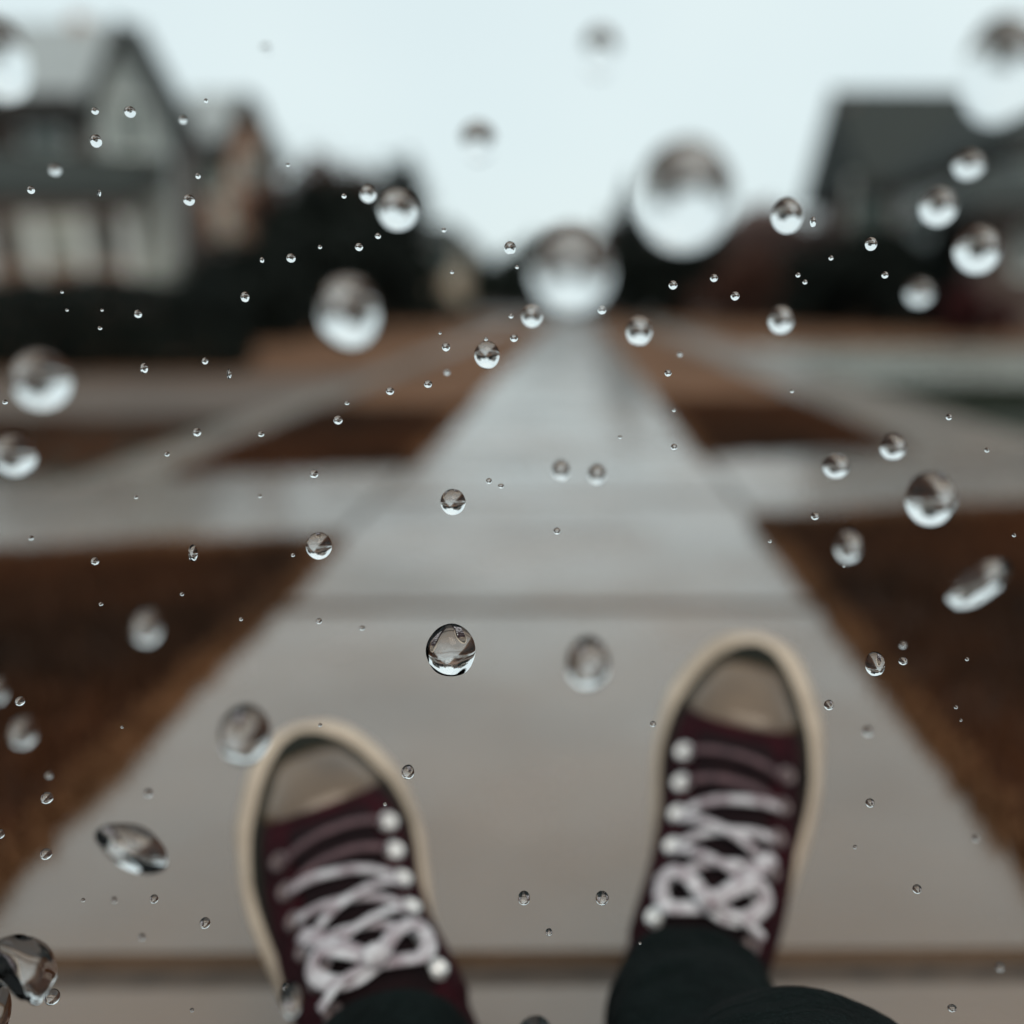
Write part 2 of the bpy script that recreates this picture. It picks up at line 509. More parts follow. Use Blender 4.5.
def prism(bm, poly, d0, d1, axis):
    """polygon in (u,z) extruded along axis 'x' or 'y' from d0 to d1"""
    def P(u, z, d): return (d, u, z) if axis == 'x' else (u, d, z)
    a = [bm.verts.new(P(u, z, d0)) for u, z in poly]
    b = [bm.verts.new(P(u, z, d1)) for u, z in poly]
    n = len(poly)
    bm.faces.new(a[::-1]); bm.faces.new(b)
    for i in range(n):
        bm.faces.new((a[i], a[(i + 1) % n], b[(i + 1) % n], b[i]))
    bmesh.ops.recalc_face_normals(bm, faces=bm.faces[:])

def slab_roof(bm, p0, p1, p2, p3, th):
    """a thick roof plane through four corner points (top face), thickness th downwards"""
    t = [bm.verts.new(p) for p in (p0, p1, p2, p3)]
    b = [bm.verts.new((p[0], p[1], p[2] - th)) for p in (p0, p1, p2, p3)]
    bm.faces.new(t); bm.faces.new(b[::-1])
    for i in range(4):
        bm.faces.new((b[i], b[(i + 1) % 4], t[(i + 1) % 4], t[i]))
    bmesh.ops.recalc_face_normals(bm, faces=bm.faces[:])

# left house, 22 m away
def house_left():
    Y = 22.0
    X = lambda px, y=200: at_y(px, y, Y).x
    Z = lambda py, px=100: at_y(px, py, Y).z
    root = empty('gabled_house', (X(60), Y, 0))
    ox, oy = X(60), Y
    tag(root, 'grey two storey house with front gable and white porch posts on the left', 'house')
    def L(p): return (p[0] - ox, p[1] - oy, p[2])
    xl, xr = X(-60), at_y(150, 23, Y + .6 + 2.6).x - .3
    depth = 5.2
    ze = Z(84); zr = at_y(70, 23, Y + .6 + depth / 2).z
    # main block, ridge along X
    bm = bmesh.new(); box2(bm, L((xl, Y + .6, 0)), L((xr, Y + .6 + depth, ze)))
    prism(bm, [(.6 + .02, ze - .02), (.6 + depth - .02, ze - .02), (.6 + depth / 2, zr - .15)], xr - ox - .1, xr - ox, 'x')
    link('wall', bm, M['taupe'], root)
    bm = bmesh.new()
    e = .45
    slab_roof(bm, L((xl - e, Y + .6 - e, ze - .12)), L((xr + .12, Y + .6 - e, ze - .12)), L((xr + .12, Y + .6 + depth / 2, zr)), L((xl - e, Y + .6 + depth / 2, zr)), .16)
    slab_roof(bm, L((xl - e, Y + .6 + depth / 2, zr)), L((xr + .12, Y + .6 + depth / 2, zr)), L((xr + .12, Y + .6 + depth + e, ze - .12)), L((xl - e, Y + .6 + depth + e, ze - .12)), .16)
    ro = link('roof', bm, M['shingle'], root)
    bm = bmesh.new()
    box2(bm, L((xl - e, Y + .6 - e - .06, ze - .62)), L((X(80), Y + .6 - e - .003, ze - .14)))
    link('fascia', bm, M['soffit'], ro)
    # front gable wing facing the camera
    YG = Y - 1.15
    gx0, gx1 = at_y(88, 110, YG).x, at_y(160, 110, YG).x; gm = (gx0 + gx1) / 2
    gz = at_y(130, 112, YG).z; ga = at_y(130, 22, YG).z
    bm = bmesh.new()
    prism(bm, [(gx0 - ox, 0), (gx1 - ox, 0), (gx1 - ox, gz), (gm - ox, ga - .1), (gx0 - ox, gz)], -.9, .58, 'y')
    link('gable_wall', bm, M['siding'], root)
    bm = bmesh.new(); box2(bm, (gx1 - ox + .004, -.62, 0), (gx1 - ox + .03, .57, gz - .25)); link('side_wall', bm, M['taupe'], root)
    bm = bmesh.new()
    for s in (-1, 1):
        xe = gm + s * ((gx1 - gx0) / 2 + .25)
        slab_roof(bm, L((gm, Y - 1.15, ga + .1)), L((xe, Y - 1.15, gz - .18)), L((xe, Y + .3, gz - .18)), L((gm, Y + .3, ga + .1)), .15)
    gr = link('gable_roof', bm, M['shingle_dark'], root)
    bm = bmesh.new()
    for s in (1,):
        xe = gm + s * ((gx1 - gx0) / 2 + .25)
        slab_roof(bm, L((gm, Y - 1.21, ga + .08)), L((xe, Y - 1.21, gz - .20)), L((xe, Y - 1.153, gz - .20)), L((gm, Y - 1.153, ga + .08)), .24)
    link('shadow_bargeboard', bm, M['soffit'], gr)  # right rake only: the rake shadow is put into the dark board
    window(root, (gm - ox, -.9, Z(134)), .55, .9)
    # porch
    zp0, zp1 = Z(202), Z(150)
    px0, px1 = X(-60), X(190)
    bm = bmesh.new()
    slab_roof(bm, L((px0, Y - 3.0, zp0)), L((px1, Y - 3.0, zp0 - .1)), L((px1, Y - .92, zp1 - .25)), L((px0, Y - .92, zp1)), .16)
    link('porch_roof', bm, M['shingle_dark'], root)
    bm = bmesh.new()
    box2(bm, L((px0, Y - 2.95, zp0 - .48)), L((px1 - .05, Y - 2.75, zp0 - .17)))
    link('porch_beam', bm, M['taupe'], root)
    bm = bmesh.new()
    box2(bm, L((px0, Y - 2.9, 0)), L((px1, Y - .92, .32)))
    link('porch_floor', bm, M['brick'], root)
    for q in (-30, 58, 104, 145, 183):
        bm = bmesh.new()
        add_box(bm, (X(q) - ox, -2.84, (zp0 - .48 + .32) / 2 + 0), (.17, .17, zp0 - .80))
        add_box(bm, (X(q) - ox, -2.84, .40), (.25, .25, .16))
        add_box(bm, (X(q) - ox, -2.84, zp0 - .55), (.23, .23, .12))
        link('porch_post', bm, M['trim'], root)
    bm = bmesh.new()
    for q in range(44):
        xx = px0 + (px1 - px0) * (q + .5) / 44
        add_box(bm, (xx - ox, -2.84, .74), (.035, .035, .56))
    add_box(bm, ((px0 + px1) / 2 - ox, -2.84, 1.05), (px1 - px0, .07, .06))
    rl = link('porch_railing', bm, M['brick'], root)
    window(root, (X(33) - ox, -.9 + 1.48, 1.75), 1.3, 1.15, glass=M['curtain'])
    window(root, (X(115) - ox, -.9, 1.75), .55, 1.35, glass=M['curtain'])
    window(root, (X(160) - ox, -.9, 1.65), .6, 1.5, glass=M['curtain'])
    bm = bmesh.new(); add_box(bm, (X(137) - ox, -.93, 1.3), (.5, .06, 1.9)); dr = link('door', bm, M['door'], root)
    bm = bmesh.new(); add_box(bm, (X(137) - ox + .18, -.99, 1.25), (.05, .06, .05)); link('handle', bm, M['trim'], dr)
    window(root, (X(40) - ox, .58, Z(128)), .9, .7)
    bm = bmesh.new(); box2(bm, (X(20) - ox, 3.0, zr - .6), (X(35) - ox, 3.6, zr + .12)); 
    link('chimney', bm, M['brick'], ro)
house_left()

def simple_house(name, label, px0, px1, ridge, eave, Y, depth, wallm, roofm, dirn='x', wins=(), rpx=None, hip=0, over=.35, doorpx=None):
    X = lambda px: at_y(px, 200, Y).x
    Z = lambda py: at_y((px0 + px1) / 2, py, Y).z
    ox = X((px0 + px1) / 2)
    root = empty(name, (ox, Y, 0)); tag(root, label, 'house')
    x0, x1 = X(px0) - ox, X(px1) - ox
    ze = Z(eave)
    zr = at_y((px0 + px1) / 2, ridge, Y + depth / 2).z
    bm = bmesh.new()
    box2(bm, (x0, 0, 0), (x1, depth, ze))
    if not hip and dirn == 'x':
        prism(bm, [(.02, ze - .01), (depth - .02, ze - .01), (depth / 2, zr - .12)], x0, x0 + .15, 'x')
        prism(bm, [(.02, ze - .01), (depth - .02, ze - .01), (depth / 2, zr - .12)], x1 - .15, x1, 'x')
    link('wall', bm, wallm, root)
    bm = bmesh.new()
    o = over
    h = hip
    RX = [x0 - over + hip, x1 + over - hip] if not rpx else [at_y(q, ridge, Y + depth / 2).x - ox for q in rpx]
    A = (x0 - o, -o, ze - .1); B = (x1 + o, -o, ze - .1); C_ = (x1 + o, depth + o, ze - .1); D = (x0 - o, depth + o, ze - .1)
    E = (RX[0], depth / 2, zr); F = (RX[1], depth / 2, zr)
    vs = [bm.verts.new(p) for p in (A, B, C_, D, E, F)]
    vb = [bm.verts.new((p[0], p[1], p[2] - .2)) for p in (A, B, C_, D)]
    bm.faces.new((vs[0], vs[1], vs[5], vs[4])); bm.faces.new((vs[2], vs[3], vs[4], vs[5]))
    bm.faces.new((vs[1], vs[2], vs[5])); bm.faces.new((vs[3], vs[0], vs[4]))
    bm.faces.new(vb[::-1])
    for i in range(4): bm.faces.new((vb[i], vb[(i + 1) % 4], vs[(i + 1) % 4], vs[i]))
    bmesh.ops.recalc_face_normals(bm, faces=bm.faces[:])
    ro = link('roof', bm, roofm, root)
    bm = bmesh.new()
    box2(bm, (x0 - o, -o - .05, ze - .36), (x1 + o, -o - .003, ze - .13))
    link('fascia', bm, M['soffit'], ro)
    for (wx, wy, ww, wh, gl) in wins:
        window(root, (X(wx) - ox, -.001, Z(wy)), ww, wh, glass=gl)
    if doorpx:
        bm = bmesh.new(); add_box(bm, (X(doorpx) - ox, -.03, 1.1), (.95, .06, 2.1)); d = link('door', bm, M['door'], root)
        bm = bmesh.new(); add_box(bm, (X(doorpx) - ox + .35, -.1, 1.05), (.05, .07, .05)); link('handle', bm, M['trim'], d)
    return root, X, Z, ox, ro

# second house on the left, 31 m
r2, X2, Z2, o2, ro2 = simple_house('brick_house', 'brown brick house with pale roof behind the grey gabled one', 182, 244, 92, 138, 31, 4.0, M['brick'], M['shingle'], hip=.6, rpx=(190, 246),
             wins=((238, 165, .9, 1.3, M['curtain']), (205, 175, .9, 1.1, None), (238, 225, 1.0, 1.3, M['curtain'])), doorpx=215)
YW = 31 - 1.5
wa, w0, w1 = at_y(243, 90, YW), at_y(214, 160, YW), at_y(270, 160, YW)
bm = bmesh.new(); prism(bm, [(w0.x - o2 + .3, 0), (w1.x - o2 - .3, 0), (w1.x - o2 - .3, w0.z + .1), (wa.x - o2, wa.z - .3), (w0.x - o2 + .3, w0.z + .1)], -1.2, -.02, 'y'); link('front_wing', bm, M['brick'], r2)
bm = bmesh.new()
for q in (w0, w1):
    slab_roof(bm, (wa.x - o2, -1.5, wa.z), (q.x - o2, -1.5, q.z), (q.x - o2, -.1, q.z), (wa.x - o2, -.1, wa.z), .18)
link('wing_roof', bm, M['shingle_dark'], r2)
window(r2, (wa.x - o2, -1.2, Z2(176)), .5, .7)
# tan house glimpsed further down the street
simple_house('tan_house', 'distant tan stucco house between the dark trees and the far tree line', 405, 456, 222, 236, 48, 7, M['tan'], M['shingle_dark'], hip=1.0,
             wins=((425, 256, 1.0, 1.2, None), (443, 256, 1.0, 1.2, None)))
# right house
r3, X3, Z3, o3, ro3 = simple_house('hip_roof_house', 'dark brown house with grey hip roof behind the black hedge on the right', 876, 985, 90, 176, 26, 6.0, M['brick_dark'], M['shingle_dark'], hip=.35, over=.5, rpx=(832, 980),
             wins=((872, 205, 1.0, 1.2, None), (925, 205, 1.0, 1.2, None)), doorpx=900)
bm = bmesh.new(); box2(bm, (X3(862) - o3, 2.4, Z3(110)), (X3(872) - o3, 3.0, Z3(80))); 
link('chimney', bm, M['brick_dark'], ro3)
# far right grey house
simple_house('grey_house', 'grey sided house with dark roof at the far right edge', 1018, 1180, 92, 132, 17, 6.0, M['siding'], M['shingle_dark'], hip=.8,
             wins=((1045, 165, .7, .7, M['curtain']), (1090, 165, .7, .7, None)), doorpx=1075)
r5, X5, Z5, o5, ro5 = simple_house('garage', 'low dark garage in front of the grey house at right', 992, 1150, 172, 196, 14.5, 2.3, M['taupe'], M['shingle_dark'], hip=.5,
             wins=((1045, 250, .6, .6, None),))
# small building behind the big drop, right of centre
simple_house('far_house', 'distant brown house low behind the bare trees right of the walk', 735, 822, 205, 236, 42, 8, M['brick_dark'], M['leaf_mauve'], hip=1.5,
             wins=((760, 262, 1.2, 1.3, None), (795, 262, 1.2, 1.3, M['curtain'])))

# ------------------------------------------------------------------ trees and shrubs
def gx(px, Y): return at_y(px, 300, Y).x
def gz_(py, Y): return at_y(512, py, Y).z
tree('evergreen_tree', gx(372, 20), 20, gz_(156, 20), (1.15, 1.0, 1.35), M['leaf_dark'], 'tallest dark evergreen in the clump right of the brick house', 1, n=9000, leaf=.09)
tree('evergreen_tree', gx(310, 19), 19, gz_(192, 19), (1.1, 1.0, 1.2), M['leaf_dark'], 'broad dark evergreen standing beside the brick house', 2, n=9000, leaf=.09)
tree('rusty_tree', gx(315, 22), 22, gz_(160, 22), (1.3, .9, .8), M['leaf_brown'], 'rusty brown tree top showing above the dark evergreens', 3, n=5500, leaf=.08)
tree('evergreen_tree', gx(292, 18), 18, gz_(215, 18), (.55, .7, 1.0), M['leaf_dark'], 'low dark evergreen against the brick house wall', 4, n=6000, leaf=.08)
tree('evergreen_tree', gx(395, 22), 22, gz_(205, 22), (.5, .5, 1.1), M['leaf_dark'], 'slim dark evergreen next to the distant tan house', 5, n=4000, leaf=.08)
shrub('shrub', gx(330, 14), 14, (1.3, .5, .75), M['leaf_dark'], 'wide dark shrub below the evergreen clump', 6, n=6000, leaf=.05)
shrub('shrub', gx(252, 12), 12, (.6, .5, .5), M['leaf_dark'], 'dark shrub at the right end of the clipped hedge', 7, n=5000, leaf=.05)
shrub('shrub', gx(425, 20), 20, (1.1, .5, .3), M['leaf_green'], 'low green shrub below the tan house', 8, n=3500, leaf=.05)
shrub('hedge', gx(98, 7.4), 7.4, (1.02, .35, .29), M['leaf_dark'], 'long clipped black green hedge in front of the porch', 9, n=14000, leaf=.025, cat='hedge', box=True)
shrub('hedge', gx(10, 9.5), 9.5, (1.7, .35, .33), M['leaf_dark'], 'second dark hedge under the porch rail behind the clipped one', 10, n=9000, leaf=.035, cat='hedge', box=True)
conifer(gx(193, 26), 26, gz_(128, 26), 1.0, M['leaf_dark'], 'narrow dark conifer between the gabled house and the brick house', 52, n=6000)
# far line
for i, (px, py, rr, mm, lb) in enumerate((
        (455, 262, 2.6, 'leaf_green', 'distant grey green tree beside the tan house'),
        (490, 250, 3.0, 'leaf_dark', 'distant dark tree left of the walk vanishing point'),
        (530, 246, 3.0, 'leaf_green', 'distant green tree directly over the end of the walk'),
        (575, 236, 3.2, 'leaf_brown', 'distant rusty tree behind the drop at the end of the walk'),
        (655, 226, 2.8, 'leaf_dark', 'distant dark tree under the largest raindrop'))):
    h = gz_(py, 55)
    tree('far_tree', gx(px, 55), 55 + (i % 2) * 2, h, (rr, 2, h * .46), M[mm], lb, 20 + i, n=3500, leaf=.22, group='trees across the end of the street')
conifer(gx(628, 30), 30, gz_(178, 30), 1.5, M['leaf_dark'], 'narrow dark conifer left of the largest raindrop', 31, n=8000)
conifer(gx(606, 34), 34, gz_(215, 34), 1.2, M['leaf_brown'], 'smaller rusty conifer beside the narrow dark one', 32, n=5000)
tree('bare_tree', gx(712, 32), 32, gz_(212, 32), (1.6, 1.2, 1.5), M['leaf_mauve'], 'mauve brown leafless tree right of the largest raindrop', 33, n=5000, leaf=.09)
tree('bare_tree', gx(775, 30), 30, gz_(214, 30), (1.7, 1.2, 1.4), M['leaf_mauve'], 'mauve brown leafless tree next to the hip roofed house', 34, n=5000, leaf=.09)
shrub('shrub', gx(680, 24), 24, (2.0, .8, .95), M['leaf_dark'], 'long dark shrub row right of the walk end', 35, n=8000, leaf=.08)
shrub('shrub', gx(745, 21), 21, (1.2, .7, .7), M['leaf_brown'], 'brown shrub between the dark shrub row and the hedge', 36, n=4500, leaf=.06)
shrub('shrub', gx(868, 17), 17, (1.0, .8, .70), M['leaf_dark'], 'tall black green shrub in front of the hip roofed house', 37, n=9000, leaf=.06)
shrub('shrub', gx(925, 16), 16, (.9, .7, .85), M['leaf_dark'], 'black green shrub left of the dark garage', 38, n=8000, leaf=.06)
shrub('shrub', gx(820, 18.5), 18.5, (.8, .6, .6), M['leaf_dark'], 'smaller dark shrub under the bare trees', 39, n=5000, leaf=.06)
shrub('shrub', gx(983, 13), 13, (.5, .4, .3), M['leaf_red'], 'dark red shrub in front of the garage', 40, n=3500, leaf=.04)
shrub('shrub', gx(560, 40), 40, (3.0, .8, .7), M['leaf_dark'], 'low dark shrub across the end of the walk', 41, n=4500, leaf=.1)

# ------------------------------------------------------------------ person: legs and shoes
M['canvas'] = mat('burgundy_canvas', (0.030, 0.0032, 0.0065), 0.85, (0.012, 0.0018, 0.0035), 60, 0.35, 900, spec=0.12)
M['canvas_dark'] = mat('dark_burgundy_canvas', (0.012, 0.005, 0.006), 0.85, (0.007, 0.003, 0.004), 60, 0.35, 900, spec=0.12)
M['rubber'] = mat('cream_rubber', (0.50, 0.40, 0.31), 0.35, (0.36, 0.28, 0.21), 25, 0.05, 80, spec=0.5)
M['rubber_cap'] = mat('brown_cap_rubber', (0.155, 0.100, 0.060), 0.25, (0.075, 0.047, 0.029), 14, 0.05, 80, spec=0.6)  # toe cap rubber, browner than the midsole
M['stripe'] = mat('dark_rubber_stripe', (0.012, 0.013, 0.009), 0.8, spec=0.2)
M['sole'] = mat('brown_outsole', (0.14, 0.075, 0.04), 0.6)
M['lace'] = mat('white_cotton_lace', (0.60, 0.58, 0.60), 0.8, (0.26, 0.20, 0.22), 120, 0.3, 700)
M['lace_dim'] = mat('dark_lace', (0.12, 0.062, 0.07), 0.8, (0.06, 0.032, 0.038), 120, 0.3, 700)  # darker lace for the bars nearest the toe cap
M['eyelet'] = mat('nickel_eyelet', (0.9, 0.88, 0.87), 0.3, (0.8, 0.78, 0.77), 50, metal=0.5)
M['eyelet_shaded'] = mat('shaded_eyelet', (0.22, 0.17, 0.17), 0.4, (0.15, 0.11, 0.11), 50, metal=0.5)  # outer row: same eyelets with their shade put into the colour
M['skin'] = mat('skin', (0.45, 0.26, 0.18), 0.5, (0.4, 0.22, 0.15), 20)

def fabric(name, c1, c2, sc_):
    m = mat(name, c1, 0.9, c2, 30, 0, spec=0.1)
    t = m.node_tree; b = t.nodes['Principled BSDF']
    tc = [n for n in t.nodes if n.type == 'TEX_COORD'][0]
    vo = t.nodes.new('ShaderNodeTexVoronoi'); vo.inputs['Scale'].default_value = sc_
    t.links.new(tc.outputs['Object'], vo.inputs['Vector'])
    bp = t.nodes.new('ShaderNodeBump'); bp.inputs['Strength'].default_value = .6; bp.inputs['Distance'].default_value = .0008
    t.links.new(vo.outputs['Distance'], bp.inputs['Height'])
    nf = t.nodes.new('ShaderNodeTexNoise'); nf.inputs['Scale'].default_value = 22; nf.inputs['Detail'].default_value = 4; nf.inputs['Distortion'].default_value = 1.5
    t.links.new(tc.outputs['Object'], nf.inputs['Vector'])
    bf = t.nodes.new('ShaderNodeBump'); bf.inputs['Strength'].default_value = .8; bf.inputs['Distance'].default_value = .02
    t.links.new(nf.outputs['Fac'], bf.inputs['Height']); t.links.new(bp.outputs[0], bf.inputs['Normal'])
    t.links.new(bf.outputs[0], b.inputs['Normal'])
    # pale weave flecks
    rp = t.nodes.new('ShaderNodeValToRGB')
    rp.color_ramp.elements[0].position = 0.0; rp.color_ramp.elements[0].color = (1, 1, 1, 1)
    rp.color_ramp.elements[1].position = 0.22; rp.color_ramp.elements[1].color = (0, 0, 0, 1)
    t.links.new(vo.outputs['Distance'], rp.inputs[0])
    mxr = t.nodes.new('ShaderNodeMixRGB')
    mxr.inputs[2].default_value = (c1[0] * 8, c1[1] * 7.5, c1[2] * 7.5, 1)
    r = [n for n in t.nodes if n.type == 'VALTORGB' and n != rp][0]
    t.links.new(rp.outputs[0], mxr.inputs[0]); t.links.new(r.outputs[0], mxr.inputs[1])
    t.links.new(mxr.outputs[0], b.inputs['Base Color'])
    return m
M['trousers'] = fabric('dark_teal_denim', (0.0030, 0.0062, 0.0060), (0.0018, 0.0034, 0.0033), 700)

def lerp_tab(tab, y):
    if y <= tab[0][0]: return tab[0][1]
    for i in range(len(tab) - 1):
        a, b = tab[i], tab[i + 1]
        if y <= b[0]:
            t = (y - a[0]) / (b[0] - a[0])
            # catmull-like smoothing
            p0 = tab[max(i - 1, 0)]; p3 = tab[min(i + 2, len(tab) - 1)]
            m0 = (b[1] - p0[1]) / max(b[0] - p0[0], 1e-6) * (b[0] - a[0])
            m1 = (p3[1] - a[1]) / max(p3[0] - a[0], 1e-6) * (b[0] - a[0])
            t2, t3 = t * t, t * t * t
            return (2 * t3 - 3 * t2 + 1) * a[1] + (t3 - 2 * t2 + t) * m0 + (-2 * t3 + 3 * t2) * b[1] + (t3 - t2) * m1
    return tab[-1][1]

SHL = 0.305
# right foot: inner side at -x
INN = [(0.0, 0.0), (.006, .017), (.02, .029), (.05, .035), (.10, .034), (.14, .037), (.18, .046), (.215, .053), (.245, .051), (.270, .042), (.288, .031), (.297, .021), (.302, .0125), (.305, 0.0)]
OUT = [(0.0, 0.0), (.006, .017), (.02, .029), (.05, .036), (.10, .042), (.14, .049), (.18, .055), (.215, .056), (.245, .050), (.270, .039), (.288, .028), (.297, .0195), (.302, .0120), (.305, 0.0)]
def outline(y, side, grow=0.0):
    y_ = (y - SHL / 2) / (SHL / 2 + grow) * (SHL / 2) + SHL / 2
    y_ = min(max(y_, 0), .305)
    wv = max(lerp_tab(INN if side < 0 else OUT, y_), 0)
    return side * (wv + (grow if wv > .0 else 0) * min(1, wv / .02))

HGT = [(0.004, .07), (.02, .105), (.05, .125), (.09, .135), (.12, .120), (.15, .100), (.18, .084), (.21, .073), (.235, .067), (.26, .060), (.28, .050), (.292, .041), (.300, .030)]
Z0 = .026
def surf(y, t, off=0.0):
    """upper surface: t 0 at the inner base .. 1 at the outer base"""
    def base(y, t):
        yy = y * 1.04
        q = min(max((yy - .10) / .12, 0), 1); q = q * q * (3 - 2 * q)
        ins = (-.0065 + .0145 * q) * min(1, (.30 - yy) / .03 + .25) * min(1, yy / .03)
        xi, xo = outline(yy, -1, 0) + ins, outline(yy, 1, 0) - ins
        if xi > xo: xi = xo = (xi + xo) / 2
        c, hw = (xi + xo) / 2, (xo - xi) / 2
        a = PI * t
        H = lerp_tab(HGT, yy)
        ca, sa = math.cos(a), math.sin(a)
        x = c - hw * math.copysign(abs(ca) ** .80, ca)
        z = Z0 + (H - Z0) * max(sa, 0) ** .72
        return Vector((x, y, z))
    p = base(y, t)
    if off:
        e = .003
        dy = base(min(y + e, .2925), t) - base(max(y - e, .004), t)
        dt = base(y, min(t + .02, 1)) - base(y, max(t - .02, 0))
        n = dt.cross(dy)
        if n.length > 1e-9:
            n.normalize()
            if n.z < 0 and .15 < t < .85: n = -n
            elif t <= .15 and n.x > 0: n = -n
            elif t >= .85 and n.x < 0: n = -n
            p = p + n * off
    return p

def patch(y0, y1, t0, t1, off, ny, nt_, fy=None, edge=True):
    """surface patch with a turned-down border so that it reads as a thick piece"""
    vs, fs = [], []
    for i in range(ny + 1):
        for j in range(nt_ + 1):
            ys = y0 + (y1 - y0) * i / ny
            t = t0 + (t1 - t0) * j / nt_
            if fy: ys, t = fy(i / ny, j / nt_)
            border = edge and (i in (0, ny) or j in (0, nt_))
            vs.append(surf(ys, t, -.001 if border else off))
    w_ = nt_ + 1
    for i in range(ny):
        for j in range(nt_):
            fs.append((i * w_ + j, i * w_ + j + 1, (i + 1) * w_ + j + 1, (i + 1) * w_ + j))
    return vs, fs

def ribbon(pts, normals, width, th):
    """flat lace following points"""
    vs, fs = [], []
    n = len(pts)
    for i in range(n):
        a = pts[max(i - 1, 0)]; b = pts[min(i + 1, n - 1)]
        t = (b - a).normalized(); nn = normals[i].normalized()
        s = t.cross(nn).normalized()
        nn = s.cross(t)
        for k in range(8):
            an = 2 * PI * k / 8
            vs.append(pts[i] + s * math.cos(an) * width / 2 + nn * math.sin(an) * th / 2)
    for i in range(n - 1):
        for k in range(8):
            fs.append((i * 8 + k, i * 8 + (k + 1) % 8, (i + 1) * 8 + (k + 1) % 8, (i + 1) * 8 + k))
    fs.append(tuple(range(8))[::-1]); fs.append(tuple((n - 1) * 8 + k for k in range(8)))
    return vs, fs

